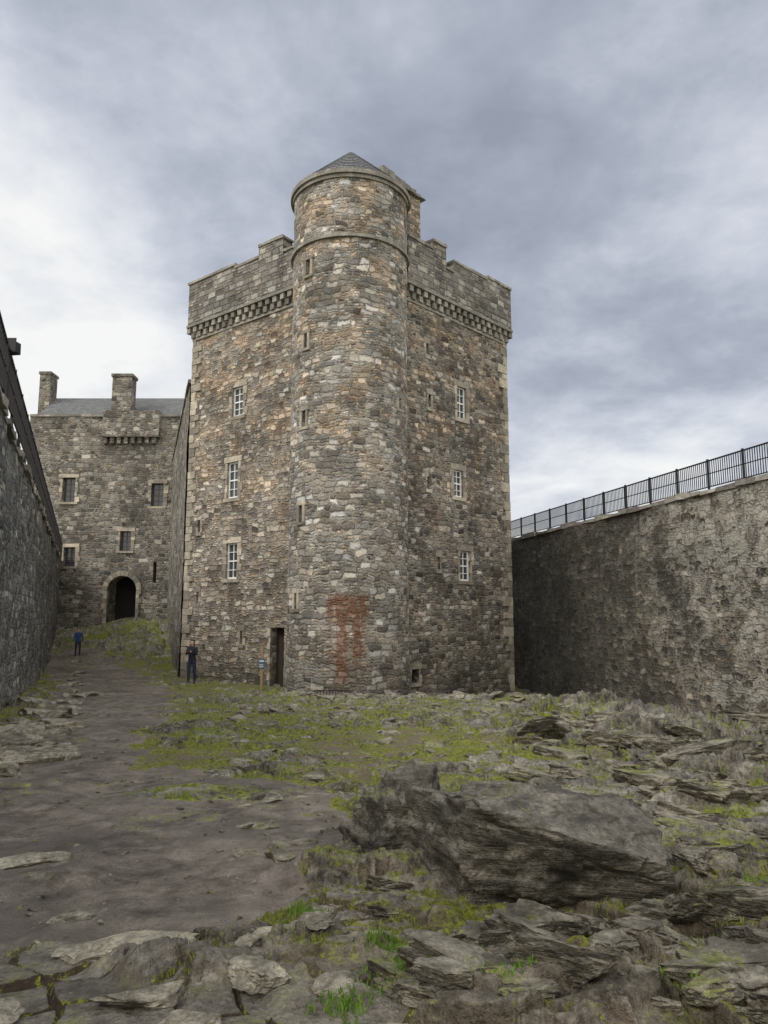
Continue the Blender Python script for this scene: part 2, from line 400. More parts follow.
mb.build('turret_string_courses',[M_grey],tower)
mb=MB(); seg=48
for j in range(10):
    for i in range(seg):
        a0=2*math.pi*i/seg;a1=2*math.pi*(i+1)/seg
        f0=j/10;f1=(j+1)/10
        def p(f,a,lift=0):
            r=(TR+.12)*(1-f); return (TC[0]+r*math.sin(a),TC[1]-r*math.cos(a),18.29+2.25*f+lift)
        mb.face([p(f0,a0,.02),p(f0,a1,.02),p(f1,a1),p(f1,a0)],[(a0*1.5,f0*3),(a1*1.5,f0*3),(a1*1.5,f1*3),(a0*1.5,f1*3)],0,.4)
mb.build('turret_cone_roof',[M_slate],tower)
mb=MB(); mb.box(frR,.9,3.2,-3.2,.09,15.0,18.9,0); mb.build('cap_house',[M_turret],tower)
mb=MB()
for i in range(8):
    a=.8+i*.325; zt=19.30-i*.05
    mb.box(frR,a,a+.315,-3.35,.25+.03*(i%2),18.903,zt+.03*random.random(),0,jit=.015)
mb.build('cap_house_coping',[M_grey],tower)
# ------------------------------------------------------------------ curtain walls
def curtain(name,pts,inward,ztop,mat,uofs,zbot=-5,thick=2.2,amp=.10):
    root=empty(name); mbw=MB(); mcp=MB(); u=uofs
    for (a,b) in zip(pts[:-1],pts[1:]):
        a=Vector(a);b=Vector(b); d=(b-a); L=d.length; d.normalize(); n=Vector((-d.y,d.x))
        if n.x*inward<0: n=-n
        fr=((a.x,a.y),tuple(d),tuple(n))
        base=flat_map(((a.x-d.x*u,a.y-d.y*u),tuple(d),tuple(n)),amp,.45,4)
        holed(mbw,base,u,u+L,zbot,ztop,[],.3)
        mbw.box(fr,0,L,-thick,-.3,zbot,ztop-.01,0,uo=u)
        t=0
        while t<L-.05:
            w=min(random.uniform(.4,1.0),L-t)
            mcp.box(fr,t,t+w-.012,-.6,.07+random.uniform(-.05,.04),ztop-.02,ztop+.14+random.uniform(-.06,.05),0,jit=.025); t+=w
        u+=L
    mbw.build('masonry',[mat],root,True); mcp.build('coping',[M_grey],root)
    return root
def railing(name,pts,z,off=-.35,h=1.0,side=1,step=.13,post=1.8):
    mb=MB()
    for a,b in zip(pts[:-1],pts[1:]):
        a=Vector(a);b=Vector(b); d=b-a; L=d.length; d.normalize(); n=Vector((-d.y,d.x))
        if n.x*side<0:n=-n
        fr=((a.x+n.x*off,a.y+n.y*off),tuple(d),tuple(n))
        mb.box(fr,0,L,-.025,.025,z+h-.04,z+h,0); mb.box(fr,0,L,-.018,.018,z+.12,z+.15,0); mb.box(fr,0,L,-.016,.016,z+h*.55,z+h*.55+.025,0)
        t=0
        while t<L:
            mb.box(fr,t-.025,t+.025,-.03,.03,z-.1,z+h+.04,0)
            t+=post
        t=step
        while t<L:
            mb.box(fr,t-.011,t+.011,-.010,.010,z+.15,z+h-.04,0); t+=step
    return mb.build(name,[M_black])
lw_pts=[(-6.6,-12),(-6.14,11),(-22.3,51)]
curtain('curtain_wall',lw_pts,1,5.35,M_lwall,-23)
railing('iron_railing',lw_pts,5.45,off=.06,h=1.05,side=1,step=.2)
def rx(y): return 10.9-.246*(y-20.6)
rw_pts=[(rx(-12),-12),(rx(14),14),(rx(60),60)]
curtain('curtain_wall.001',rw_pts,-1,5.5,M_rwall,-13.2,amp=.14)
railing('iron_railing.001',rw_pts,5.6,off=-.2,side=-1,step=.10,post=1.6)
mb=MB(); frF=((-7.0,13.25),(1,0),(0,-1))
mb.box(frF,-.03,.03,-.03,.03,5.4,6.75,0)
mb.box(frF,-.13,.16,-.10,.12,6.48,6.70,0,jit=.02); mb.box(frF,-.16,.19,.122,.14,6.45,6.73,0); mb.box(frF,-.08,.10,-.20,-.105,6.52,6.64,0)
mb.build('floodlight',[M_black],bevel=.01)

# ------------------------------------------------------------------ far range
rng_b=empty('castle_range')
FY=50.0
frF=((0,FY),(1,0),(0,-1))
arch=(-18.6,-16.65,-2,4.36)
wf=[(-22.06,-21.18,9.4,11.1),(-15.95,-15.1,9.1,10.7),(-17.93,-17.18,6.05,7.4),(-21.7,-20.9,5.0,6.3)]
sf=[(-15.6,-15.38,3.9,5.3)]
mb=MB(); holed(mb,flat_map(frF,.08,.4,8),-24.6,-12.5,-3,15.4,wf+sf+[arch],.5,.5)
R=(arch[1]-arch[0])/2; cx=(arch[0]+arch[1])/2; zc=arch[3]-R
N_=12
for side in(-1,1):
    for i in range(N_):
        a0=math.pi/2*i/N_;a1=math.pi/2*(i+1)/N_
        p0=(cx+side*R*math.cos(a0),zc+R*math.sin(a0)); p1=(cx+side*R*math.cos(a1),zc+R*math.sin(a1))
        q0=(cx+side*R,p0[1]); q1=(cx+side*R,p1[1])
        mb.face([(q0[0],FY+.0,q0[1]),(p0[0],FY,p0[1]),(p1[0],FY,p1[1]),(q1[0],FY,q1[1])],[q0,p0,p1,q1],0)
        mb.face([(p0[0],FY,p0[1]),(p0[0],FY+1.2,p0[1]),(p1[0],FY+1.2,p1[1]),(p1[0],FY,p1[1])],[(0,p0[1]),(1,p0[1]),(1,p1[1]),(0,p1[1])],0)
for x in(arch[0],arch[1]):
    mb.face([(x,FY+.4,-2),(x,FY+5,-2),(x,FY+5,4.4),(x,FY+.4,4.4)],[(0,-2),(5,-2),(5,4.4),(0,4.4)],0)
mb.box(frF,-24.6,-12.5,-9.0,-8.5,-3,15.4,0); mb.box(frF,-24.6,-24.0,-8.5,-.12,-3,15.4,0); 
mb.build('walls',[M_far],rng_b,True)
mb=MB(); mb.box(frF,arch[0]-.5,arch[1]+.5,-3,-1.6,-2,5,0)
for u0,u1,z0,z1 in sf: mb.box(frF,u0,u1,-.5,-.42,z0,z1,0)
mb.build('passage_interior',[M_dark],rng_b)
mb=MB(); ms=MB()
for w in wf: sash_window(mb,frF,*w,depth=.3,rows=4,cols=2,mframe=0,mglass=1); surround(ms,frF,*w,w=.2,proud=.05)
for i in range(13):
    a=math.pi*(i+.5)/13; t=(-math.sin(a),math.cos(a)); r=(math.cos(a),math.sin(a)); hw=R*math.pi/13/2*.93
    pts=[]
    for yy in(FY-.1,FY+.1):
        for rr in(R+.005,R+.34):
            for s_ in(-1,1):
                k=hw*(rr/R); pts.append((cx+r[0]*rr+t[0]*k*s_,yy,zc+r[1]*rr+t[1]*k*s_))
    tn=random.random()
    for q in((0,1,3,2),(4,6,7,5),(0,4,5,1),(2,3,7,6),(0,2,6,4),(1,5,7,3)): ms.face([pts[j] for j in q],[(0,0)]*4,0,tn)
surround(ms,frF,arch[0],arch[1],1.2,zc,.24,proud=.08,ends=False)
M_fr=simple_mat('brown_window_frames',(.09,.065,.06),.6)
mb.build('windows',[M_fr,M_glass],rng_b); ms.build('dressings',[M_quoin],rng_b)
mb=MB(); mb.box(frF,-19.4,-15.5,-.3,.4,13.9,15.75,0)
for i in range(8): mb.box(frF,-19.35+i*.48,-19.1+i*.48,-.2,.3,13.45,13.895,0)
mb.build('machicolation',[M_far],rng_b)
mb=MB(); t=-24.6
while t<-12.6:
    w=random.uniform(.6,1.2); mb.box(frF,t,min(t+w,-12.5)-.01,-.6,.1,15.403,15.56+random.uniform(-.04,.04),0,jit=.01); t+=w
mb.build('coping',[M_grey],rng_b)
mb=MB()
x0,x1=-25.2,-12.0
mb.face([(x0,51.3,15.3),(x1,51.3,15.3),(x1,55,18.25),(x0,55,18.25)],[(x0,0),(x1,0),(x1,4.8),(x0,4.8)])
mb.face([(x1,58.7,15.3),(x0,58.7,15.3),(x0,55,18.25),(x1,55,18.25)],[(x0,0),(x1,0),(x1,4.8),(x0,4.8)])
mb.face([(x0,51.3,15.3),(x0,55,18.25),(x0,58.7,15.3)],[(0,0)]*3); mb.face([(x1,51.3,15.3),(x1,58.7,15.3),(x1,55,18.25)],[(0,0)]*3)
mb.build('slate_roof',[M_slate],rng_b)
mb=MB(); mb.box(((0,54.5),(1,0),(0,-1)),-26.0,-25.2,-.6,.6,13,19.8,0); mb.box(((0,54.5),(1,0),(0,-1)),-26.07,-25.13,-.67,.67,19.803,20.0,0)
mb.box(((0,52.3),(1,0),(0,-1)),-19.7,-18.3,-.5,.5,14,18.9,0); mb.box(((0,52.3),(1,0),(0,-1)),-19.78,-18.22,-.58,.58,18.903,19.12,0)
mb.build('chimneys',[M_far],rng_b)
lk=Vector((-8.95,32.9)); lf=Vector((-14.55,50)); d=(lf-lk); L=d.length; d.normalize(); n=Vector((-d.y,d.x)); 
if n.x>0:n=-n
frK=((lk.x,lk.y),tuple(d),tuple(n))
mb=MB(); holed(mb,flat_map(frK,.05,.4,11),0,L,-3,12.3,[(4.2,4.5,2.6,4.2),(10,10.3,6,7.6)],.5,.4); mb.box(frK,0,L,-2.5,-.2,-3,12.28,0)
root=empty('link_wall'); mb.build('masonry',[M_far],root,True)
mb=MB(); t=0
while t<L:
    w=random.uniform(.6,1.2); mb.box(frK,t,t+w-.01,-.6,.08,12.303,12.46+random.uniform(-.04,.04),0,jit=.01); t+=w
mb.build('coping',[M_grey],root)

# ------------------------------------------------------------------ numpy noise
def h2(ix,iy,k):
    a=(ix.astype(np.int64)*374761393+iy.astype(np.int64)*668265263+k*974634777)&0xFFFFFFFF
    a=((a^(a>>13))*1274126177)&0xFFFFFFFF
    a=((a^(a>>16))*2246822519)&0xFFFFFFFF
    a=a^(a>>15)
    return (a&0xFFFFFF).astype(np.float64)/0xFFFFFF
def vn(x,y,k=0):
    ix=np.floor(x);iy=np.floor(y);fx=x-ix;fy=y-iy
    fx=fx*fx*fx*(fx*(fx*6-15)+10);fy=fy*fy*fy*(fy*(fy*6-15)+10)
    a=h2(ix,iy,k);b=h2(ix+1,iy,k);c=h2(ix,iy+1,k);d=h2(ix+1,iy+1,k)
    return (a*(1-fx)+b*fx)*(1-fy)+(c*(1-fx)+d*fx)*fy
def fbm(x,y,k=0,o=5,g=.5):
    s=0;a=1;t=0
    for i in range(o):
        s=s+a*vn(x*2**i+i*17.3,y*2**i-i*9.1,k+i);t+=a;a*=g
    return s/t
def cells(x,y,k,jit=.9):
    """nearest and second-nearest cell: distances, offsets and cell ids"""
    ix=np.floor(x);iy=np.floor(y)
    z=np.zeros(x.shape); f1=z+9;f2=z+9
    A=[z.copy() for _ in range(4)];B=[z.copy() for _ in range(4)]
    for i in(-1,0,1):
        for j in(-1,0,1):
            a=ix+i;b=iy+j
            px=a+.5+jit*(h2(a,b,k)-.5);py=b+.5+jit*(h2(a,b,k+1)-.5)
            d=np.hypot(x-px,y-py); n=d<f1; n2=(~n)&(d<f2); new=(px,py,a,b)
            for q in range(4):
                B[q]=np.where(n,A[q],np.where(n2,new[q],B[q])); A[q]=np.where(n,new[q],A[q])
            f2=np.where(n,f1,np.where(n2,d,f2)); f1=np.where(n,d,f1)
    return f1,f2,(x-A[0],y-A[1],h2(A[2],A[3],k+2),h2(A[2],A[3],k+3)),(x-B[0],y-B[1],h2(B[2],B[3],k+2),h2(B[2],B[3],k+3))
def sst(x,a,b):
    t=np.clip((x-a)/(b-a),0,1); return t*t*(3-2*t)
def gauss(x,y,cx,cy,sx,sy=None):
    sy=sy or sx; return np.exp(-((x-cx)**2/sx**2+(y-cy)**2/sy**2)/2)
CP=np.array([(0,0,0),(-1.5,3,-.02),(0,5,-.04),(2,4.5,.0),(-4,8,-.28),(0,9,-.3),(4,9,-.35),(-3,13,-.45),(3,14,-.5),(-8,16,-.35),(-6,20,-.7),(-8,30,-1.0),(-5,27,-1.02),
(-1,24.5,-1.05),(3,26,-1.2),(6,33,-1.9),(8,37,-2.0),(11,20,-2.2),(8,15.5,-1.0),(6,18,-.62),(5,23,-.95),(8,27,-1.9),(12.5,14,-1.9),(9,10,-.7),(10,4,-.4),
(-13,36,-1.0),(-18,43,-.55),(-20,47,.2),(-17.6,49.5,1.3),(-17.6,53,1.36),(-14.5,46,.9),(-12,42,-.2),(-5,-5,0.1),(6,-5,.1)])
def _phi(r): return np.sqrt(r*r+1.5)
_d=np.hypot(CP[:,None,0]-CP[None,:,0],CP[:,None,1]-CP[None,:,1])
_n=len(CP); _A=np.zeros((_n+1,_n+1)); _A[:_n,:_n]=_phi(_d)+np.eye(_n)*-.05; _A[:_n,_n]=1;_A[_n,:_n]=1
_w=np.linalg.solve(_A,np.append(CP[:,2],0))
PATH=[(-1.7,3.9,.75),(-1.6,5.0,1.15),(-2.0,7.2,1.75),(-3.9,9.6,1.15),(-5.0,12,1.15),(-6,16.5,1.35),(-8,22,1.7),(-9.5,27,1.9),(-13,34,2),(-18,43,1.6)]
def masks(x,y):
    wx=x+(fbm(x*1.1,y*1.1,31,4)-.5)*1.5; wy=y+(fbm(x*1.1,y*1.1,37,4)-.5)*1.5
    P=np.zeros(x.shape)
    for (ax,ay,aw),(bx,by,bw) in zip(PATH[:-1],PATH[1:]):
        dx,dy=bx-ax,by-ay; t=np.clip(((wx-ax)*dx+(wy-ay)*dy)/(dx*dx+dy*dy),0,1)
        dd=np.hypot(wx-ax-t*dx,wy-ay-t*dy)/(aw+(bw-aw)*t)
        P=np.maximum(P,1-sst(dd,.80,1.10))
    P=np.maximum(P,1-sst(np.hypot((wx+.75)/.95,(wy-6.4)/1.2),.8,1.1))
    V=(1-sst(wy,3.55,4.0))*(1-sst(wx,-.25,.1)); P=P*(1-V)
    isl=gauss(x,y,-2.0,8.3,.75,.4)
    n=fbm(x*.62+3,y*.62,51,6,.80)
    b=.60*gauss(x,y,1.6,3.7,1.7,1.5)+.12*sst(x,1.0,4.0)+.35*gauss(x,y,-15,45.5,4,3)
    b=b+.18*gauss(x,y,7,17,3,3)+.12*gauss(x,y,-.5,24.3,2.5,1)+.028
    R=sst(n+b,.50,.56)
    P=P*(1-sst(isl,.45,.75)); R=np.maximum(R*(1-P),sst(isl,.4,.7)*.8)
    pr=sst(fbm(x*1.0,y*1.0,77,5),.56,.64)*.38
    R=np.maximum(R,pr*P*(1-V))
    R=R*(1-V)
    return P,V,R
def slabs(x,y):
    th=rad(-24); wx=x+(fbm(x*.9,y*.9,5,3)-.5)*1.3; wy=y+(fbm(x*.9,y*.9,16,3)-.5)*1.3
    p=wx*math.cos(th)+wy*math.sin(th); q=-wx*math.sin(th)+wy*math.cos(th)
    out=0; tone=0; low=0
    for i,(s,st,a,bl) in enumerate(((1.5,1.8,.85,.04),(.60,1.9,.75,.05),(.26,2.0,.50,.07),(.11,1.8,.26,.10),(.05,1.5,.11,.2))):
        f1,f2,c1,c2=cells(p/(s*st)+i*3.3,q/s+i*7.7,100+10*i)
        def hv(c): return (c[2]-.5)*1.1+(-.75+.85*c[3])*1.1*c[1]+(c[2]-.5)*.9*c[0]
        g=f2-f1; w=sst(g,0,bl)
        hcell=.5*(1+w)*hv(c1)+.5*(1-w)*hv(c2)
        out=out+a*hcell-(1-sst(g,0,.10))*a*.18
        if i in(1,2,3): tone=tone+(c1[3]-.5)*.6
        if i in(1,2,3): low=low+(1-sst(g,0,.22))*.5
    low=low+np.clip(.2-out*.75,-.3,.9)
    return out,tone,low
def height(x,y,full=False):
    b=np.full(x.shape,float(_w[_n]))
    for i in range(_n): b=b+_w[i]*_phi(np.hypot(x-CP[i,0],y-CP[i,1]))
    b=np.clip(b,-2.6,1.6)
    far=sst(np.hypot(x,y-20),38,60); b=b*(1-far)+(-1.5)*far
    b=b+.12*gauss(x,y,.85,3.55,.8,.38)+.16*gauss(x,y,2.5,3.6,.7,.7)-.06*gauss(x,y,1.1,4.4,.7,.25)
    P,V,R=masks(x,y)
    sb,tone,low=slabs(x,y)
    fg=gauss(x,y,1.4,3.6,1.8,1.1)
    amp=.11+.04*sst(y,6,12)+.12*gauss(x,y,7,17,3.5,4)+.25*gauss(x,y,-15,45.5,4,3)+.09*sst(x,1.5,5)+.08*fg
    amp=amp*(1-.45*gauss(x,y,-2,8.3,1.2,1))*(1-.40*gauss(x,y,-2.5,13,3.5,5))
    amp=amp*(1-.6*gauss(x,y,1.0,4.5,.9,.35))
    f1,f2,c1,c2=cells(x/.44+(vn(x*3,y*3,3)-.5)*.5,y/.30+(vn(x*3,y*3,4)-.5)*.5,300)
    def pvh(c): return (c[2]-.5)*.035+c[1]*.02*(c[3]-.5)+c[0]*.02*(c[2]-.5)
    w=sst(f2-f1,0,.05)
    pv=.5*(1+w)*pvh(c1)+.5*(1-w)*pvh(c2)+sst(f2-f1,.01,.075)*.022+(fbm(x*7,y*7,91,4)-.5)*.02
    hh=b+R*(sb*amp+.03+(fbm(x*6,y*6,95,4)-.5)*.06)+V*pv+(1-R)*(1-V)*((fbm(x*1.3,y*1.3,61,4)-.5)*.14+(fbm(x*9,y*9,63,4)-.5)*.035*(1-.3*P))
    if not full: return hh
    tone=np.where(V>.5,(c1[3]-.5)*1.1,tone)
    low=np.where(V>.5,(1-sst(f2-f1,.02,.13))*1.4,low)
    return hh,P,V,R,tone,low
A1=rad(43)
th=np.concatenate([np.linspace(-A1,A1,1050,endpoint=False),np.linspace(A1,2*math.pi-A1,110,endpoint=False)])
rr=np.concatenate([np.geomspace(.5,2.3,40,endpoint=False),np.geomspace(2.3,56,980,endpoint=False),np.geomspace(56,1500,26)])
T,Rr=np.meshgrid(th,rr); X=Rr*np.sin(T); Y=Rr*np.cos(T)
Z,P,V,RK,TN,LW=height(X,Y,True)
nr_,nt=X.shape
verts=np.stack([X,Y,Z],-1).reshape(-1,3)
c0=len(verts); verts=np.vstack([verts,[[0,0,float(height(np.array([0.]),np.array([0.]))[0])]]])
I,J=np.meshgrid(np.arange(nr_-1),np.arange(nt),indexing='ij'); J2=(J+1)%nt
quads=np.stack([I*nt+J,(I+1)*nt+J,(I+1)*nt+J2,I*nt+J2],-1).reshape(-1,4)[:,::-1]
j=np.arange(nt); tris=np.stack([np.full(nt,c0),j,(j+1)%nt],-1)[:,::-1]
me=bpy.data.meshes.new('ground')
me.vertices.add(len(verts)); me.vertices.foreach_set('co',verts.ravel())
nl_=quads.size+tris.size; me.loops.add(nl_); me.loops.foreach_set('vertex_index',np.concatenate([quads.ravel(),tris.ravel()]).astype(np.int32))
np_=len(quads)+len(tris); me.polygons.add(np_)
starts=np.concatenate([np.arange(len(quads))*4,len(quads)*4+np.arange(len(tris))*3]).astype(np.int32)
me.polygons.foreach_set('loop_start',starts)
me.update(calc_edges=True); me.validate()
me.polygons.foreach_set('use_smooth',np.ones(len(me.polygons),dtype=bool))
def addcol(name,arrs):
    at=me.attributes.new(name,'FLOAT_COLOR','POINT')
    buf=np.zeros((len(verts),4)); 
    for k,a in enumerate(arrs): buf[:c0,k]=a.ravel()
    at.data.foreach_set('color',buf.ravel())
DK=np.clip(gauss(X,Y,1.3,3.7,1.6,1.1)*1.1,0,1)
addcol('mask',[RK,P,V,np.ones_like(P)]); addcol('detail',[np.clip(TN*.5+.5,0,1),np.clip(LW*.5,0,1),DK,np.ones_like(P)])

def rock_color(N,co,tone=None):
    n1=N.noise(co,1.6,5,.65); n2=N.noise(co,8,6,.76); n3=N.noise(co,38,3,.65)
    f=N.m('ADD',N.m('MULTIPLY',n1,.4),N.m('MULTIPLY',n2,.6))
    c=N.ramp(f,[(.37,(.055,.05,.042)),(.45,(.17,.158,.132)),(.54,(.32,.30,.258)),(.66,(.52,.495,.43))])
    if tone is not None: c=N.mix(1,c,N.grey(N.m('MULTIPLY_ADD',tone,1.4,.3)),'MULTIPLY')
    c=N.mix(1,c,N.grey(N.m('MULTIPLY_ADD',n3,1.5,.25)),'MULTIPLY')
    l=N.noise(co,11,4,.75)
    c=N.mix(N.m('MULTIPLY',N.ss(l,.58,.66),.45),c,(.50,.49,.42))
    return c,n2,n3
def moss_ramp(N,f): return N.ramp(f,[(.3,(.035,.042,.008)),(.44,(.14,.165,.020)),(.56,(.27,.315,.034)),(.70,(.38,.42,.07))])
def ground_mat():
    m,N,bs=new_mat('ground_surface')
    co=N.n('ShaderNodeTexCoord',out=3)
    mk=N.n('ShaderNodeSeparateColor',{0:N.n('ShaderNodeAttribute',attribute_name='mask')},out=None)
    dt=N.n('ShaderNodeSeparateColor',{0:N.n('ShaderNodeAttribute',attribute_name='detail')},out=None)
    R_,P_,V_=mk.outputs[0],mk.outputs[1],mk.outputs[2]; tone,low,dkf=dt.outputs[0],dt.outputs[1],dt.outputs[2]
    nz=N.n('ShaderNodeSeparateXYZ',{0:N.n('ShaderNodeNewGeometry',out=1)},out=2)
    rc,n2,n3=rock_color(N,co,tone)
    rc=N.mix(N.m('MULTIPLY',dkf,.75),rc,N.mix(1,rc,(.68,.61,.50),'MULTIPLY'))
    mossf=N.noise(co,19,4,.74); mossn=N.noise(co,1.3,5,.66)
    crev=N.ss(N.m('ADD',low,N.m('MULTIPLY',N.m('SUBTRACT',n2,.5),.8)),.27,.43)
    moss=moss_ramp(N,mossf)
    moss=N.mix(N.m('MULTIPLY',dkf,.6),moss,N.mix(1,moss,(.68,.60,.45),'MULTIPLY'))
    soil=N.mix(mossf,(.022,.018,.012),(.12,.085,.052))
    fill=N.mix(N.ss(N.m('SUBTRACT',N.m('ADD',mossn,N.m('MULTIPLY',mossf,.35)),N.m('MULTIPLY',dkf,.03)),.53,.66),soil,moss)
    up=N.ss(nz,.5,.85)
    rc=N.mix(N.m('MULTIPLY',N.m('MULTIPLY',crev,up),.9),rc,fill)
    topm=N.m('MULTIPLY',N.ss(N.m('SUBTRACT',N.m('ADD',mossn,N.m('MULTIPLY',n2,.5)),N.m('MULTIPLY',dkf,.05)),.735,.84),up)
    rc=N.mix(N.m('MULTIPLY',topm,.75),rc,moss)
    rc=N.mix(N.ss(nz,.75,.35,0,.65),rc,N.mix(1,rc,(.45,.38,.30),'MULTIPLY'))  # steep bedrock faces darkened by normal: shade put into the colour
    g1=N.noise(co,.9,5,.72); g3=N.noise(co,4,4,.72)
    turf=N.ramp(mossf,[(.3,(.055,.058,.015)),(.43,(.15,.168,.027)),(.56,(.26,.29,.045)),(.70,(.38,.395,.10))])
    mud=N.mix(mossf,(.08,.063,.043),(.34,.285,.205))
    gf=N.ss(N.m('ADD',N.m('MULTIPLY',g1,.5),N.m('MULTIPLY',g3,.5)),.455,.53)
    turf=N.mix(gf,mud,turf)
    d1=N.noise(co,.9,5,.6); d2=N.noise(co,60,3,.8)
    dirt=N.ramp(g3,[(.32,(.082,.070,.057)),(.5,(.185,.159,.131)),(.68,(.31,.27,.225))])
    dirt=N.mix(N.m('MULTIPLY',N.ss(d1,.4,.65),.5),dirt,(.32,.28,.235))
    dirt=N.mix(1,dirt,N.grey(N.m('MULTIPLY_ADD',d2,1.5,.25)),'MULTIPLY')
    peb=N.n('ShaderNodeTexVoronoi',{'Vector':co,'Scale':17.0},out=None)
    pc=N.n('ShaderNodeSeparateColor',{0:peb.outputs[1]},out=None)
    pf=N.m('MULTIPLY',N.ss(peb.outputs[0],.16,.27,1,0),N.m('GREATER_THAN',pc.outputs[0],.76))
    dirt=N.mix(N.m('MULTIPLY',pf,.8),dirt,N.mix(pc.outputs[1],(.10,.09,.08),(.46,.43,.38)))
    wetf=N.ss(N.noise(co,.6,4,.6),.5,.60)
    dirt=N.mix(N.m('MULTIPLY',wetf,.5),dirt,(.075,.065,.053))
    soft=N.m('MULTIPLY',N.m('SUBTRACT',g3,.5),1.3)
    c=N.mix(N.ss(N.m('ADD',P_,soft),.3,.6),turf,dirt)
    c=N.mix(N.ss(N.m('ADD',R_,N.m('MULTIPLY',soft,.6)),.35,.55),c,rc)
    pav=N.mix(crev,N.mix(.35,rc,N.mix(n2,(.09,.083,.07),(.30,.28,.235))),N.mix(N.ss(mossf,.52,.62),soil,moss))
    c=N.mix(V_,c,pav)
    N.t.links.new(c,bs.inputs['Base Color'])
    rg=N.mixf(N.m('MULTIPLY',wetf,P_),.9,.5); N.t.links.new(rg,bs.inputs['Roughness']); bs.inputs['Specular IOR Level'].default_value=.35
    hb=N.m('ADD',N.m('MULTIPLY',n2,1.0),N.m('MULTIPLY',n3,.4)); hd=N.m('ADD',N.m('MULTIPLY',d2,.35),N.m('ADD',N.m('MULTIPLY',g3,.7),N.m('MULTIPLY',pf,.4)))
    h=N.mixf(N.m('MAXIMUM',R_,V_),N.mixf(P_,mossf,hd),N.m('MULTIPLY',hb,1.5))
    b=N.n('ShaderNodeBump',{'Height':h,'Strength':1,'Distance':.07}); N.t.links.new(b,bs.inputs['Normal'])
    return m
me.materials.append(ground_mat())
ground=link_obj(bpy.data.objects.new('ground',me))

def rock_mat(name,dark=1.0,mossk=.65,mossth=.48,warm=.88):
    m,N,bs=new_mat(name)
    co=N.n('ShaderNodeTexCoord',out=3)
    nz=N.n('ShaderNodeSeparateXYZ',{0:N.n('ShaderNodeNewGeometry',out=1)},out=2)
    rc,n2,n3=rock_color(N,co)
    st=N.noise(N.n('ShaderNodeMapping',{0:co,2:(0,rad(14),0),3:(1.2,1.2,10)}),1.5,4,.7)
    rc=N.mix(N.m('MULTIPLY',N.ss(st,.48,.60),.6),rc,(.045,.04,.034))
    rc=N.mix(N.ss(nz,.7,.1,0,.75),rc,N.mix(1,rc,(.40,.37,.32),'MULTIPLY'))  # rock sides painted darker than their tops, shading mixed into the base colour
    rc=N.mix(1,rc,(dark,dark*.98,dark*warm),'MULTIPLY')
    mossn=N.noise(co,1.8,5,.72)
    mc=moss_ramp(N,N.noise(co,21,4,.74))
    rc=N.mix(N.m('MULTIPLY',N.m('MULTIPLY',N.ss(mossn,mossth,mossth+.10),N.ss(nz,.35,.8)),mossk),rc,mc)
    N.t.links.new(rc,bs.inputs['Base Color']); bs.inputs['Roughness'].default_value=.8
    h=N.m('ADD',N.m('ADD',N.m('MULTIPLY',n2,1.0),N.m('MULTIPLY',n3,.4)),N.m('MULTIPLY',st,1.1))
    b=N.n('ShaderNodeBump',{'Height':h,'Strength':1,'Distance':.07}); N.t.links.new(b,bs.inputs['Normal'])
    return m
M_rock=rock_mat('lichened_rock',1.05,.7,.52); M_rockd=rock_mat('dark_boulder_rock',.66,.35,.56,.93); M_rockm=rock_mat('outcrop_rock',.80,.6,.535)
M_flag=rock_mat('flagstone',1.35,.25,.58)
_ico={}
def ico(sub):
    if sub not in _ico:
        bm=bmesh.new(); bmesh.ops.create_icosphere(bm,subdivisions=sub,radius=1)
        v=np.array([x.co[:] for x in bm.verts]); f=[tuple(q.index for q in p.verts) for p in bm.faces]; bm.free(); _ico[sub]=(v,f)
    return _ico[sub]
def clipped(v,planes,it=3):
    v=v.copy()
    for _ in range(it):
        for n,d in planes:
            n=np.array(n,float);n/=np.linalg.norm(n); k=v@n-d; k=np.maximum(k,0); v-=k[:,None]*n
    return v
def hsh(a,b=0,c=0):
    s=math.sin(a*127.1+b*311.7+c*74.7)*43758.5453; return s-math.floor(s)
def roughen(v,amp,sc,seed,strata=.5,tilt=.25,blocks=.6):
    o=np.zeros(len(v)); c=v.mean(0); nrm=v-c; nrm/=np.linalg.norm(nrm,axis=1)[:,None]+1e-9
    for i,p in enumerate(v):
        q=Vector((p[0]*sc+seed,p[1]*sc,p[2]*sc*1.8+p[0]*sc*tilt))
        e=mn.fractal(q*1.3,.9,2.1,5)*.6
        s_=(p[2]+tilt*p[0]+.10*mn.noise(q*.6))*sc*4.0
        k=math.floor(s_); fr_=s_-k
        a=hsh(k,seed); b_=hsh(k+1,seed); t=max(0,min(1,(fr_-.82)/.18)); e+=strata*((a*(1-t)+b_*t)-.5)*1.3
        for kk,ww in((.9,1.0),(2.3,.55)):
            dist,pt=mn.voronoi(q*kk+mn.noise_vector(q*2)*.12)
            r1=hsh(pt[0][0],pt[0][1],pt[0][2]); r2=hsh(pt[1][0],pt[1][1],pt[1][2]); g=min(1,(dist[1]-dist[0])/.09)
            e+=ww*(blocks*((.5*(1+g)*r1+.5*(1-g)*r2)-.5)*1.6-.35*(1-g)*blocks)
        o[i]=e
    return v+nrm*(o*amp)[:,None]
def mesh_obj(name,v,f,mat,parent=None,smooth=True):
    me=bpy.data.meshes.new(name); me.from_pydata([tuple(p) for p in v],[],f); me.materials.append(mat)
    if smooth: me.polygons.foreach_set('use_smooth',[True]*len(f))
    return link_obj(bpy.data.objects.new(name,me),parent)
v,f=ico(7)
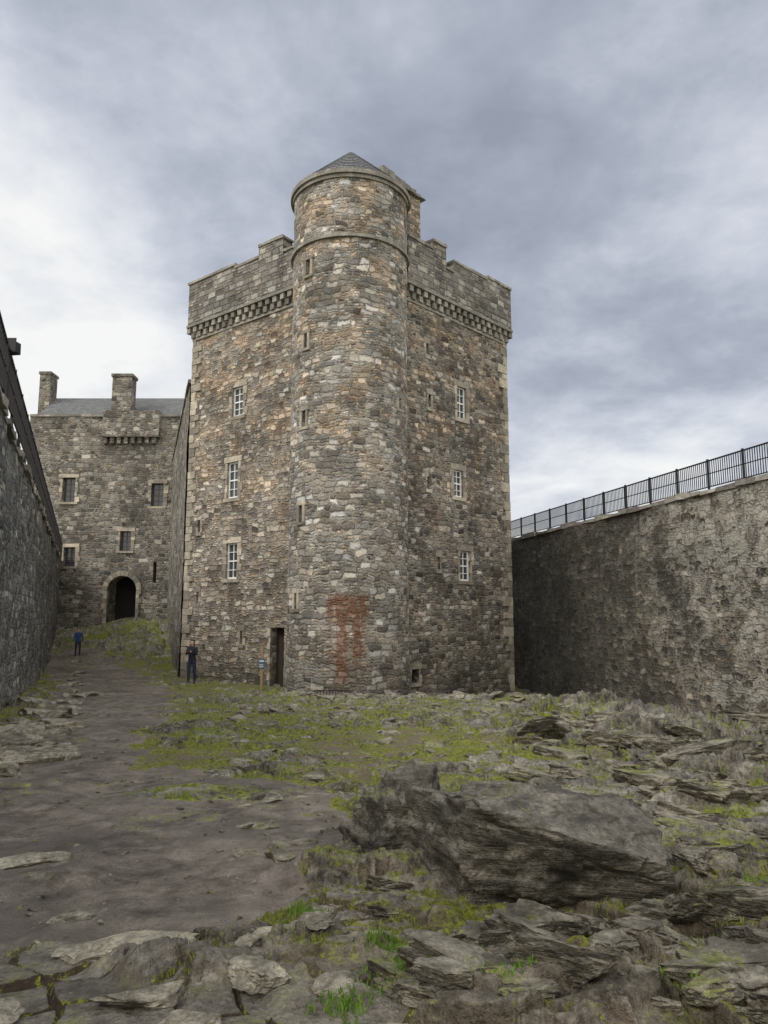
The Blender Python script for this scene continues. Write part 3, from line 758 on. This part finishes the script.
pl=[((1,-.15,.02),.70),((-.95,-.35,.18),.60),((.26,-.36,1),.33),((0,.12,1),.30),((-.05,-1,-.16),.42),((.10,-.95,.9),.47),((0,1,.3),.45),((0,0,-1),.45),((-.6,-1,.25),.58),((.8,.1,.7),.66),((1,-1,0),.80),((-.2,-.6,-1),.50)]
b=clipped(v*1.35,pl); b=roughen(b,.075,2.3,3.1,.7,blocks=.6)
b+=np.array([.95,4.84,.20])
mesh_obj('boulder',b,f,M_rockd)
v,f=ico(6)
pl=[((1,-.1,.3),.30),((-1,-.4,.3),.27),((-.25,-.2,1),.33),((.1,-1,.25),.3),((.3,-.6,1),.36),((0,1,.2),.35),((-.8,0,.9),.33)]
b=clipped(v*.6,pl); b=roughen(b,.05,4,9.1,.5,blocks=.9); b+=np.array([.15,5.5,.08]); mesh_obj('boulder.001',b,f,M_rockd)
def rocks(name,items,mat,sub=3,sink=.15,tilt=.0,dip=None,smooth=False):
    V_=[];F_=[]
    v,f=ico(sub)
    for (x,y,sx,sy,sz,rot) in items:
        pl=[]
        for k in range(11):
            a=random.uniform(0,2*math.pi); e=random.uniform(-.3,.9) if dip is None else random.uniform(-.3,.4)
            pl.append(((math.cos(a),math.sin(a),e),random.uniform(.40,.75)))
        pl.append(((random.uniform(-.25,.25),random.uniform(-.3,.1),1),.5))
        b=clipped(v,pl,2)
        ph=random.uniform(0,50)
        b=b*(1+.15*np.array([mn.noise(Vector(p)*3+Vector((ph,0,0)))+(.8*mn.noise(Vector(p)*7+Vector((ph,0,0))) if sub>3 else 0) for p in b]))[:,None]
        b=b*np.array([sx,sy,sz]); c,s_=math.cos(rot),math.sin(rot)
        if dip is not None:
            b[:,2]+=b[:,0]*math.tan(random.uniform(-.2,.2))-b[:,1]*math.tan(random.uniform(*dip))
        elif tilt:
            ta,tb=random.uniform(-tilt,tilt),random.uniform(-tilt*.3,tilt*1.2)
            b[:,2]+=b[:,0]*math.tan(ta)+b[:,1]*math.tan(tb)
        b=np.stack([b[:,0]*c-b[:,1]*s_,b[:,0]*s_+b[:,1]*c,b[:,2]],1)
        z=float(height(np.array([x]),np.array([y]))[0])
        b+=np.array([x,y,z+sz*sink]); o=len(V_)
        V_+=[tuple(p) for p in b]; F_+=[tuple(i+o for i in q) for q in f]
    return mesh_obj(name,V_,F_,mat,smooth=smooth)
it=[]
for k in range(26):
    y=random.uniform(10,20); x=-.404*y-1.7+random.uniform(.5,1.7); s=random.uniform(.2,.48)
    it.append((x,y,s*1.3,s*.9,s*.36,random.uniform(0,3)))
for x,y,s in((-5.5,11.5,.5),(-5.2,10.6,.42),(-6.0,12.6,.5),(-5.9,13.8,.4),(-6.6,15.2,.45),(-5.6,12.9,.3),(-4.75,9.6,.36)): it.append((x,y,s*1.2,s*.8,s*.36,random.uniform(-.5,.5)))
for k in range(16):
    y=random.uniform(22,40); x=-.404*y-1.7+random.uniform(.5,2.0); s=random.uniform(.15,.4); it.append((x,y,s*1.3,s*.9,s*.4,random.uniform(0,3)))
rocks('loose_stones',it,M_flag,tilt=.1,sink=.35)
it=[]
for k in range(46):
    y=random.uniform(14,24); x=rx(y)-random.uniform(.3,3.4); s=random.uniform(.18,.55); it.append((x,y,s*1.3,s,s*.65,random.uniform(0,3)))
for k in range(280):
    y=random.uniform(5,24); x=random.uniform(-.2,.46)*y; s=random.uniform(.04,.17)*(.5+y/20); it.append((x,y,s*1.6,s,s*.5,random.uniform(-.7,.3)))
rocks('fallen_rocks',it,M_rock,tilt=.25)
it=[]
for k in range(120):
    y=5.2+16*random.random()**1.3; x=random.uniform(.18,.60)*y
    if x>rx(y)-.8 or (y<5.8 and x<1.9): continue
    s=random.uniform(.15,.42)*(.7+y/22); it.append((x,y,s*random.uniform(1.2,1.9),s*.8,s*.42,random.uniform(-.75,-.05)))
rocks('rock_ledges',it,M_rock,4,.0,dip=(.0,.45))
it=[]
for k in range(280):
    y=random.uniform(2.9,5.4); x=random.uniform(.0,.62)*y
    if y>4.0 and .1<x<1.85: continue
    s=random.uniform(.035,.15)*random.uniform(.6,1.2); it.append((x,y,s*1.5,s*.85,s*.50,random.uniform(-.9,.2)))
for k in range(22):
    y=random.uniform(3.0,4.1); x=random.uniform(.05,.6)*y; s=random.uniform(.15,.25); it.append((x,y,s*1.6,s*.85,s*.55,random.uniform(-.7,-.1)))
rocks('outcrop_slabs',it,M_rockm,4,.0,dip=(-.1,.5))
it=[]
for k in range(26):
    a=rad(random.uniform(-55,75)); r=TR+random.uniform(.15,1.1); s=random.uniform(.2,.5)
    it.append((TC[0]+r*math.sin(a),TC[1]-r*math.cos(a),s*1.3,s*.8,s*.35,random.uniform(0,3)))
it+= [(-.9,24.6,.55,.4,.35,.2),(1.2,25.0,.3,.25,.35,1.0),(.3,24.9,.5,.4,.25,2.0)]
rocks('turret_footing_stones',it,M_rock)
it=[(-1.22,3.80,.36,.22,.06,.1),(-.62,3.85,.17,.13,.045,.8),(-.95,3.30,.24,.15,.05,.3),(-2.55,5.5,.34,.16,.05,.2),(-1.9,3.45,.22,.15,.045,.5),(-.55,3.45,.2,.14,.05,2.0),(-.2,3.35,.17,.12,.045,1.0),(-1.62,3.2,.2,.14,.045,1.0),(-.75,3.1,.2,.14,.045,.2),(-1.3,3.05,.15,.12,.04,.7),(-1.75,4.4,.14,.09,.03,.3),(-.35,3.95,.13,.1,.04,.3)]
rocks('flagstones',it,M_flag,4,.45)
it=[]
for k in range(320):
    y=random.uniform(3.6,14); x=random.uniform(-.52,.0)*y; s=random.uniform(.008,.035)*(.6+y/12); it.append((x,y,s*1.4,s,s*.6,random.uniform(0,3)))
rocks('path_pebbles',it,M_rock,2,.1)

# ------------------------------------------------------------------ grass tufts (real blades)
def grass(name,pts,hmin,hmax,mat):
    V_=[];F_=[]
    for (x,y,z) in pts:
        for k in range(3):
            a=random.uniform(0,6.28); h=random.uniform(hmin,hmax); w=random.uniform(.0015,.003)+h*.03
            dx,dy=math.cos(a),math.sin(a); lx,ly=random.uniform(-.5,.5)*h,random.uniform(-.5,.5)*h
            ox,oy=x+random.uniform(-.01,.01),y+random.uniform(-.01,.01); o=len(V_)
            V_+=[(ox-dx*w,oy-dy*w,z-.004),(ox+dx*w,oy+dy*w,z-.004),(ox+dx*w*.6+lx*.4,oy+dy*w*.6+ly*.4,z+h*.6),(ox-dx*w*.6+lx*.4,oy-dy*w*.6+ly*.4,z+h*.6),(ox+lx,oy+ly,z+h)]
            F_+=[(o,o+1,o+2,o+3),(o+3,o+2,o+4)]
    return mesh_obj(name,V_,F_,mat,smooth=False)
def gmat(name,a,b):
    m,N,bs=new_mat(name); co=N.n('ShaderNodeTexCoord',out=3)
    c=N.mix(N.noise(co,14,3,.7),a,b); N.t.links.new(c,bs.inputs['Base Color']); bs.inputs['Roughness'].default_value=.7; return m
M_gr=gmat('grass_blades',(.09,.11,.016),(.28,.32,.05)); M_wd=gmat('weed_leaves',(.06,.13,.012),(.19,.31,.035))
rg=np.random.default_rng(4)
n=120000
yy=3.0*np.exp(rg.random(n)*math.log(22/3.0)); xx=(rg.random(n)*1.2-.6)*yy*1.0
hh,P_,V_m,R_m,tn,lw=height(xx,yy,True)
gn=.6*fbm(xx*.8,yy*.8,81,5)+.4*fbm(xx*3,yy*3,83,4)
ok=((R_m<.35)&(P_<.35)&(V_m<.3)&(gn>.49))|((R_m>.5)&(lw>.80)&(gn>.50)&(V_m<.3))
pts=np.stack([xx,yy,hh],1)[ok][:34000]
grass('grass',pts,.010,.032,M_gr)
wp=[]
for cx_,cy_,r,n_ in((.12,3.40,.13,420),(.28,3.5,.10,220),(-.4,4.3,.09,160),(.0,3.7,.08,120),(-.15,3.2,.09,120),(.95,3.5,.07,80),(1.5,3.7,.08,90),(2.2,4.6,.12,110),(.5,3.15,.08,90),(2.9,5.4,.12,120),(1.2,3.2,.07,70)):
    a=rg.normal(size=(n_,2))*r*.6; x=cx_+a[:,0]; y=cy_+a[:,1]; z=height(x,y); wp.append(np.stack([x,y,z],1))
grass('weeds',np.vstack(wp),.014,.042,M_wd)

# ------------------------------------------------------------------ people
def skin_mesh(verts,edges,radii,roots,sub=2):
    me=bpy.data.meshes.new('tmp'); me.from_pydata(verts,edges,[]); ob=bpy.data.objects.new('tmp',me); scene.collection.objects.link(ob)
    md=ob.modifiers.new('skin','SKIN'); md.use_smooth_shade=True
    sv=me.skin_vertices[0].data
    for i,r in enumerate(radii): sv[i].radius=r if isinstance(r,tuple) else (r,r); sv[i].use_root=(i in roots)
    s=ob.modifiers.new('sub','SUBSURF'); s.levels=sub; s.render_levels=sub
    bpy.context.view_layer.update()
    dg=bpy.context.evaluated_depsgraph_get(); ev=ob.evaluated_get(dg); m2=bpy.data.meshes.new_from_object(ev)
    bpy.data.objects.remove(ob); return m2
def person(name,loc,face,H=1.7,jacket=(.02,.022,.03),legs=(.03,.04,.07),hair=(.03,.02,.015),pose='phone',hairlong=True):
    root=empty(name); root.location=loc; root.rotation_euler=(0,0,face); k=H/1.72; root.scale=(k,k,k)
    V=[(0,0,.96),(0,.0,1.10),(0,.01,1.26),(0,.005,1.40),(0,.0,1.47),(0,.015,1.53),(0,.03,1.58),(0,.02,1.65),(0,.01,1.71)]
    R=[(.155,.115),(.135,.10),(.155,.11),(.13,.085),(.055,.055),(.05,.05),(.068,.08),(.078,.095),(.05,.06)]
    E=[(i,i+1) for i in range(8)]
    def add(p,r,par): V.append(p);R.append(r);E.append((par,len(V)-1));return len(V)-1
    wr={}
    for s in(-1,1):
        sh=add((s*.165,0,1.405),(.062,.062),3)
        if pose=='phone': el=(s*.22,.05,1.15); wrp=(s*.09,.27,1.26); hd=(s*.055,.33,1.31)
        else: el=(s*.24,-.03,1.14); wrp=(s*.25,.05,.90); hd=(s*.25,.07,.83)
        e=add(el,(.046,.046),sh); f1=add(tuple(el[i]*.5+wrp[i]*.5 for i in range(3)),(.042,.04),e); w=add(wrp,(.027,.027),f1); h=add(hd,(.036,.022),w); wr[s]=(wrp,hd)
        yl=.06*s
        hp=add((s*.09,0,.88),(.092,.095),0); th_=add((s*.1,.01+yl*.4,.68),(.08,.083),hp); kn=add((s*.105,.02+yl*.7,.49),(.057,.06),th_)
        ca=add((s*.11,-.01+yl,.32),(.055,.06),kn); an=add((s*.11,-.02+yl,.09),(.04,.042),ca); add((s*.12,.07+yl,.045),(.045,.038),an); add((s*.125,.15+yl,.035),(.035,.028),len(V)-1)
    m=skin_mesh(V,E,R,{0})
    mj=simple_mat(name+'_jacket',jacket,.8); ml=simple_mat(name+'_trousers',legs,.85); ms=simple_mat(name+'_skin',(.55,.38,.30),.6,var=.1); mk=simple_mat(name+'_shoes',(.03,.03,.03),.6)
    for x in(mj,ml,ms,mk): m.materials.append(x)
    for p in m.polygons:
        c=p.center; i=0
        if c.z<.10: i=3
        elif c.z<.93 and abs(c.x)<.215: i=1
        elif c.z>1.49: i=2
        for s in(-1,1):
            a,b=wr[s]; 
            if (c-Vector(b)).length<.07: i=2
        p.material_index=i; p.use_smooth=True
    m.name='body'; ob=bpy.data.objects.new('body',m); link_obj(ob,root)
    FV=[];FE=[];FR=[];roots=set()
    for s in(-1,1):
        w,h=Vector(wr[s][0]),Vector(wr[s][1]); d=(h-w).normalized(); side=Vector((s,0,0)) if pose=='phone' else Vector((0,1,0)); curl=Vector((-s,.2,0)) if pose=='phone' else Vector((-s,0,0))
        side=(side-d*side.dot(d)).normalized()
        for fi in range(4):
            o=h+side*((fi-1.5)*.019)+d*.02; ln=(.062,.072,.068,.052)[fi]
            i=len(FV); FV+=[o,o+d*ln*.5+curl*.006,o+d*ln*.8+curl*.02,o+d*ln*.95+curl*.036]; FE+=[(i,i+1),(i+1,i+2),(i+2,i+3)]; FR+=[.0095,.009,.008,.007]; roots.add(i)
        o=w+d*.03+side*-.025; i=len(FV); FV+=[o,o+d*.03-side*.018,o+d*.055-side*.018+curl*.01]; FE+=[(i,i+1),(i+1,i+2)]; FR+=[.012,.010,.008]; roots.add(i)
    m=skin_mesh([tuple(v) for v in FV],FE,FR,roots,1); m.materials.append(ms); m.name='fingers'; link_obj(bpy.data.objects.new('fingers',m),root)
    v,f=ico(4); v=v.copy(); hv=v*np.array([.094,.112,.108])
    hv[:,1]-=.018; front=(v[:,1]>.35)&(v[:,2]<.45); hv[front,1]-=.075; 
    if hairlong: lowb=(v[:,2]<-.1)&(v[:,1]<.4); hv[lowb,2]-=.13
    hv=hv+.004*np.array([mn.noise_vector(Vector(p)*30)[:] for p in hv])
    hv+=np.array([0,.015,1.655]); mesh_obj('hair',hv,f,simple_mat(name+'_hair',hair,.6),root)
    V_=[];F_=[];v,f=ico(2)
    def blob(c,s):
        o=len(V_); V_.extend([tuple(p) for p in v*np.array(s)+np.array(c)]); F_.extend([tuple(i+o for i in q) for q in f])
    blob((0,.118,1.60),(.012,.018,.022)); blob((-.078,.02,1.61),(.01,.018,.028)); blob((.078,.02,1.61),(.01,.018,.028)); blob((0,.095,1.625),(.045,.012,.008))
    mesh_obj('nose_ears_brow',V_,F_,ms,root)
    V_=[];F_=[]; blob((-.03,.103,1.617),(.011,.006,.006)); blob((.03,.103,1.617),(.011,.006,.006)); blob((0,.108,1.565),(.022,.006,.005))
    mesh_obj('eyes_mouth',V_,F_,simple_mat(name+'_features',(.12,.04,.035),.5),root)
    if pose=='phone':
        q=MB(); q.box(((0,.385),(1,0),(0,1)),-.075,.075,-.006,.006,1.30,1.38,0); q.build('phone',[M_black],root)
        q=MB(); q.box(((.16,-.12),(1,0),(0,1)),-.10,.06,-.06,.03,.98,1.2,0); q.build('shoulder_bag',[simple_mat('bag_leather',(.03,.025,.02),.6)],root,bevel=.02)
    return root
def gz(x,y): return float(height(np.array([float(x)]),np.array([float(y)]))[0])
person('woman_with_phone',(-7.75,30.4,gz(-7.75,30.4)-.01),rad(170),1.72,jacket=(.012,.014,.028),legs=(.02,.028,.06),hair=(.05,.03,.02))
person('visitor_in_blue_jacket',(-17.2,42.2,gz(-17.2,42.2)-.01),rad(200),1.6,jacket=(.02,.05,.17),legs=(.03,.03,.045),pose='stand',hairlong=False)

# ------------------------------------------------------------------ sign
root=empty('information_sign'); zs=gz(-4.58,28.3); frS=((-4.58,28.3),(1,0),(0,-1))
mb=MB(); mb.box(frS,-.05,.05,-.05,.05,zs-.2,zs+1.7,0); mb.box(frS,-.065,.065,-.065,.065,zs+1.703,zs+1.74,0); mb.build('post',[M_wood],root,bevel=.01)
mb=MB(); mb.box(frS,-.11,.11,.052,.075,zs+.85,zs+1.2,0); mb.build('panel',[simple_mat('sign_blue',(.06,.12,.20),.5)],root)
mb=MB(); mb.box(frS,-.085,.085,.077,.08,zs+1.10,zs+1.14,0); mb.box(frS,-.085,.05,.077,.08,zs+.97,zs+.99,0); mb.box(frS,-.085,.07,.077,.08,zs+.90,zs+.92,0); mb.build('lettering',[M_white],root)
mb=MB(); fg=((-1.7,25.1),(1,0),(0,-1)); zg=gz(-1.7,24.9)
mb.box(fg,-.6,.6,-.02,.02,zg+.28,zg+.31,0); mb.box(fg,-.6,.6,-.02,.02,zg+.02,zg+.05,0)
for i in range(13): mb.box(fg,-.6+i*.1-.008,-.6+i*.1+.008,-.012,.012,zg+.05,zg+.28,0)
mb.build('iron_grate',[M_black])

# ------------------------------------------------------------------ world, sun, camera
w=bpy.data.worlds.new('World'); scene.world=w; w.use_nodes=True; N=NT(w.node_tree)
for nd in list(w.node_tree.nodes): w.node_tree.nodes.remove(nd)
SE,SA=rad(42),rad(-120)
sky=N.n('ShaderNodeTexSky',sky_type='NISHITA',sun_disc=False,sun_elevation=SE,sun_rotation=SA)
g=N.n('ShaderNodeTexCoord',out=0); sp=N.n('ShaderNodeSeparateXYZ',{0:g},out=None)
zz=N.m('ADD',N.m('MAXIMUM',sp.outputs[2],0.0),.25)
pv=N.n('ShaderNodeCombineXYZ',{0:N.m('DIVIDE',sp.outputs[0],zz),1:N.m('DIVIDE',sp.outputs[1],zz),2:0.0})
pv=N.n('ShaderNodeVectorMath',{0:pv,1:(5.3,2.2,0)},operation='ADD')
a=N.noise(pv,1.0,7,.52,dist=.1); b2=N.noise(pv,3.3,6,.6,dist=.2)
f_=N.m('ADD',N.m('MULTIPLY',a,.66),N.m('MULTIPLY',b2,.34))
low_=N.ss(sp.outputs[2],.05,.5,.08,0)
lf_=N.m('MULTIPLY',N.ss(sp.outputs[0],-.6,.0,.13,0),N.ss(sp.outputs[2],.35,.75,1,0))
f_=N.m('ADD',f_,N.m('ADD',low_,lf_))
cl_=N.ramp(f_,[(.37,(3.2,3.5,4.3)),(.45,(4.3,4.65,5.5)),(.52,(6.0,6.35,7.15)),(.59,(7.9,8.15,8.6)),(.67,(9.7,9.75,9.6))])
cl_=N.mix(N.ss(sp.outputs[1],.1,-.6),cl_,(6.7,6.4,6.0))
back=N.ss(sp.outputs[1],.25,-.7,1.0,2.8)
cl_=N.mix(1,cl_,N.grey(back),'MULTIPLY')
colr=N.mix(.94,sky,cl_)
bg=N.n('ShaderNodeBackground',{'Color':colr,'Strength':.1})
N.n('ShaderNodeOutputWorld',{'Surface':bg},out=None)
sd=bpy.data.lights.new('sun','SUN'); sd.energy=1.45; sd.angle=rad(16); sd.color=(1,.94,.86)
so=link_obj(bpy.data.objects.new('sun',sd))
dirv=Vector((math.sin(SA)*math.cos(SE),math.cos(SA)*math.cos(SE),math.sin(SE)))
so.rotation_euler=dirv.to_track_quat('Z','Y').to_euler()
cam=bpy.data.cameras.new('camera'); co_=link_obj(bpy.data.objects.new('camera',cam))
cam.sensor_fit='VERTICAL'; cam.sensor_height=36; cam.lens=26; cam.clip_end=4000; cam.clip_start=.05
co_.location=(0,0,1.6); co_.rotation_euler=(rad(90+8.1),0,0)
scene.camera=co_
scene.view_settings.view_transform='Standard'; scene.view_settings.look='None'; scene.view_settings.exposure=0
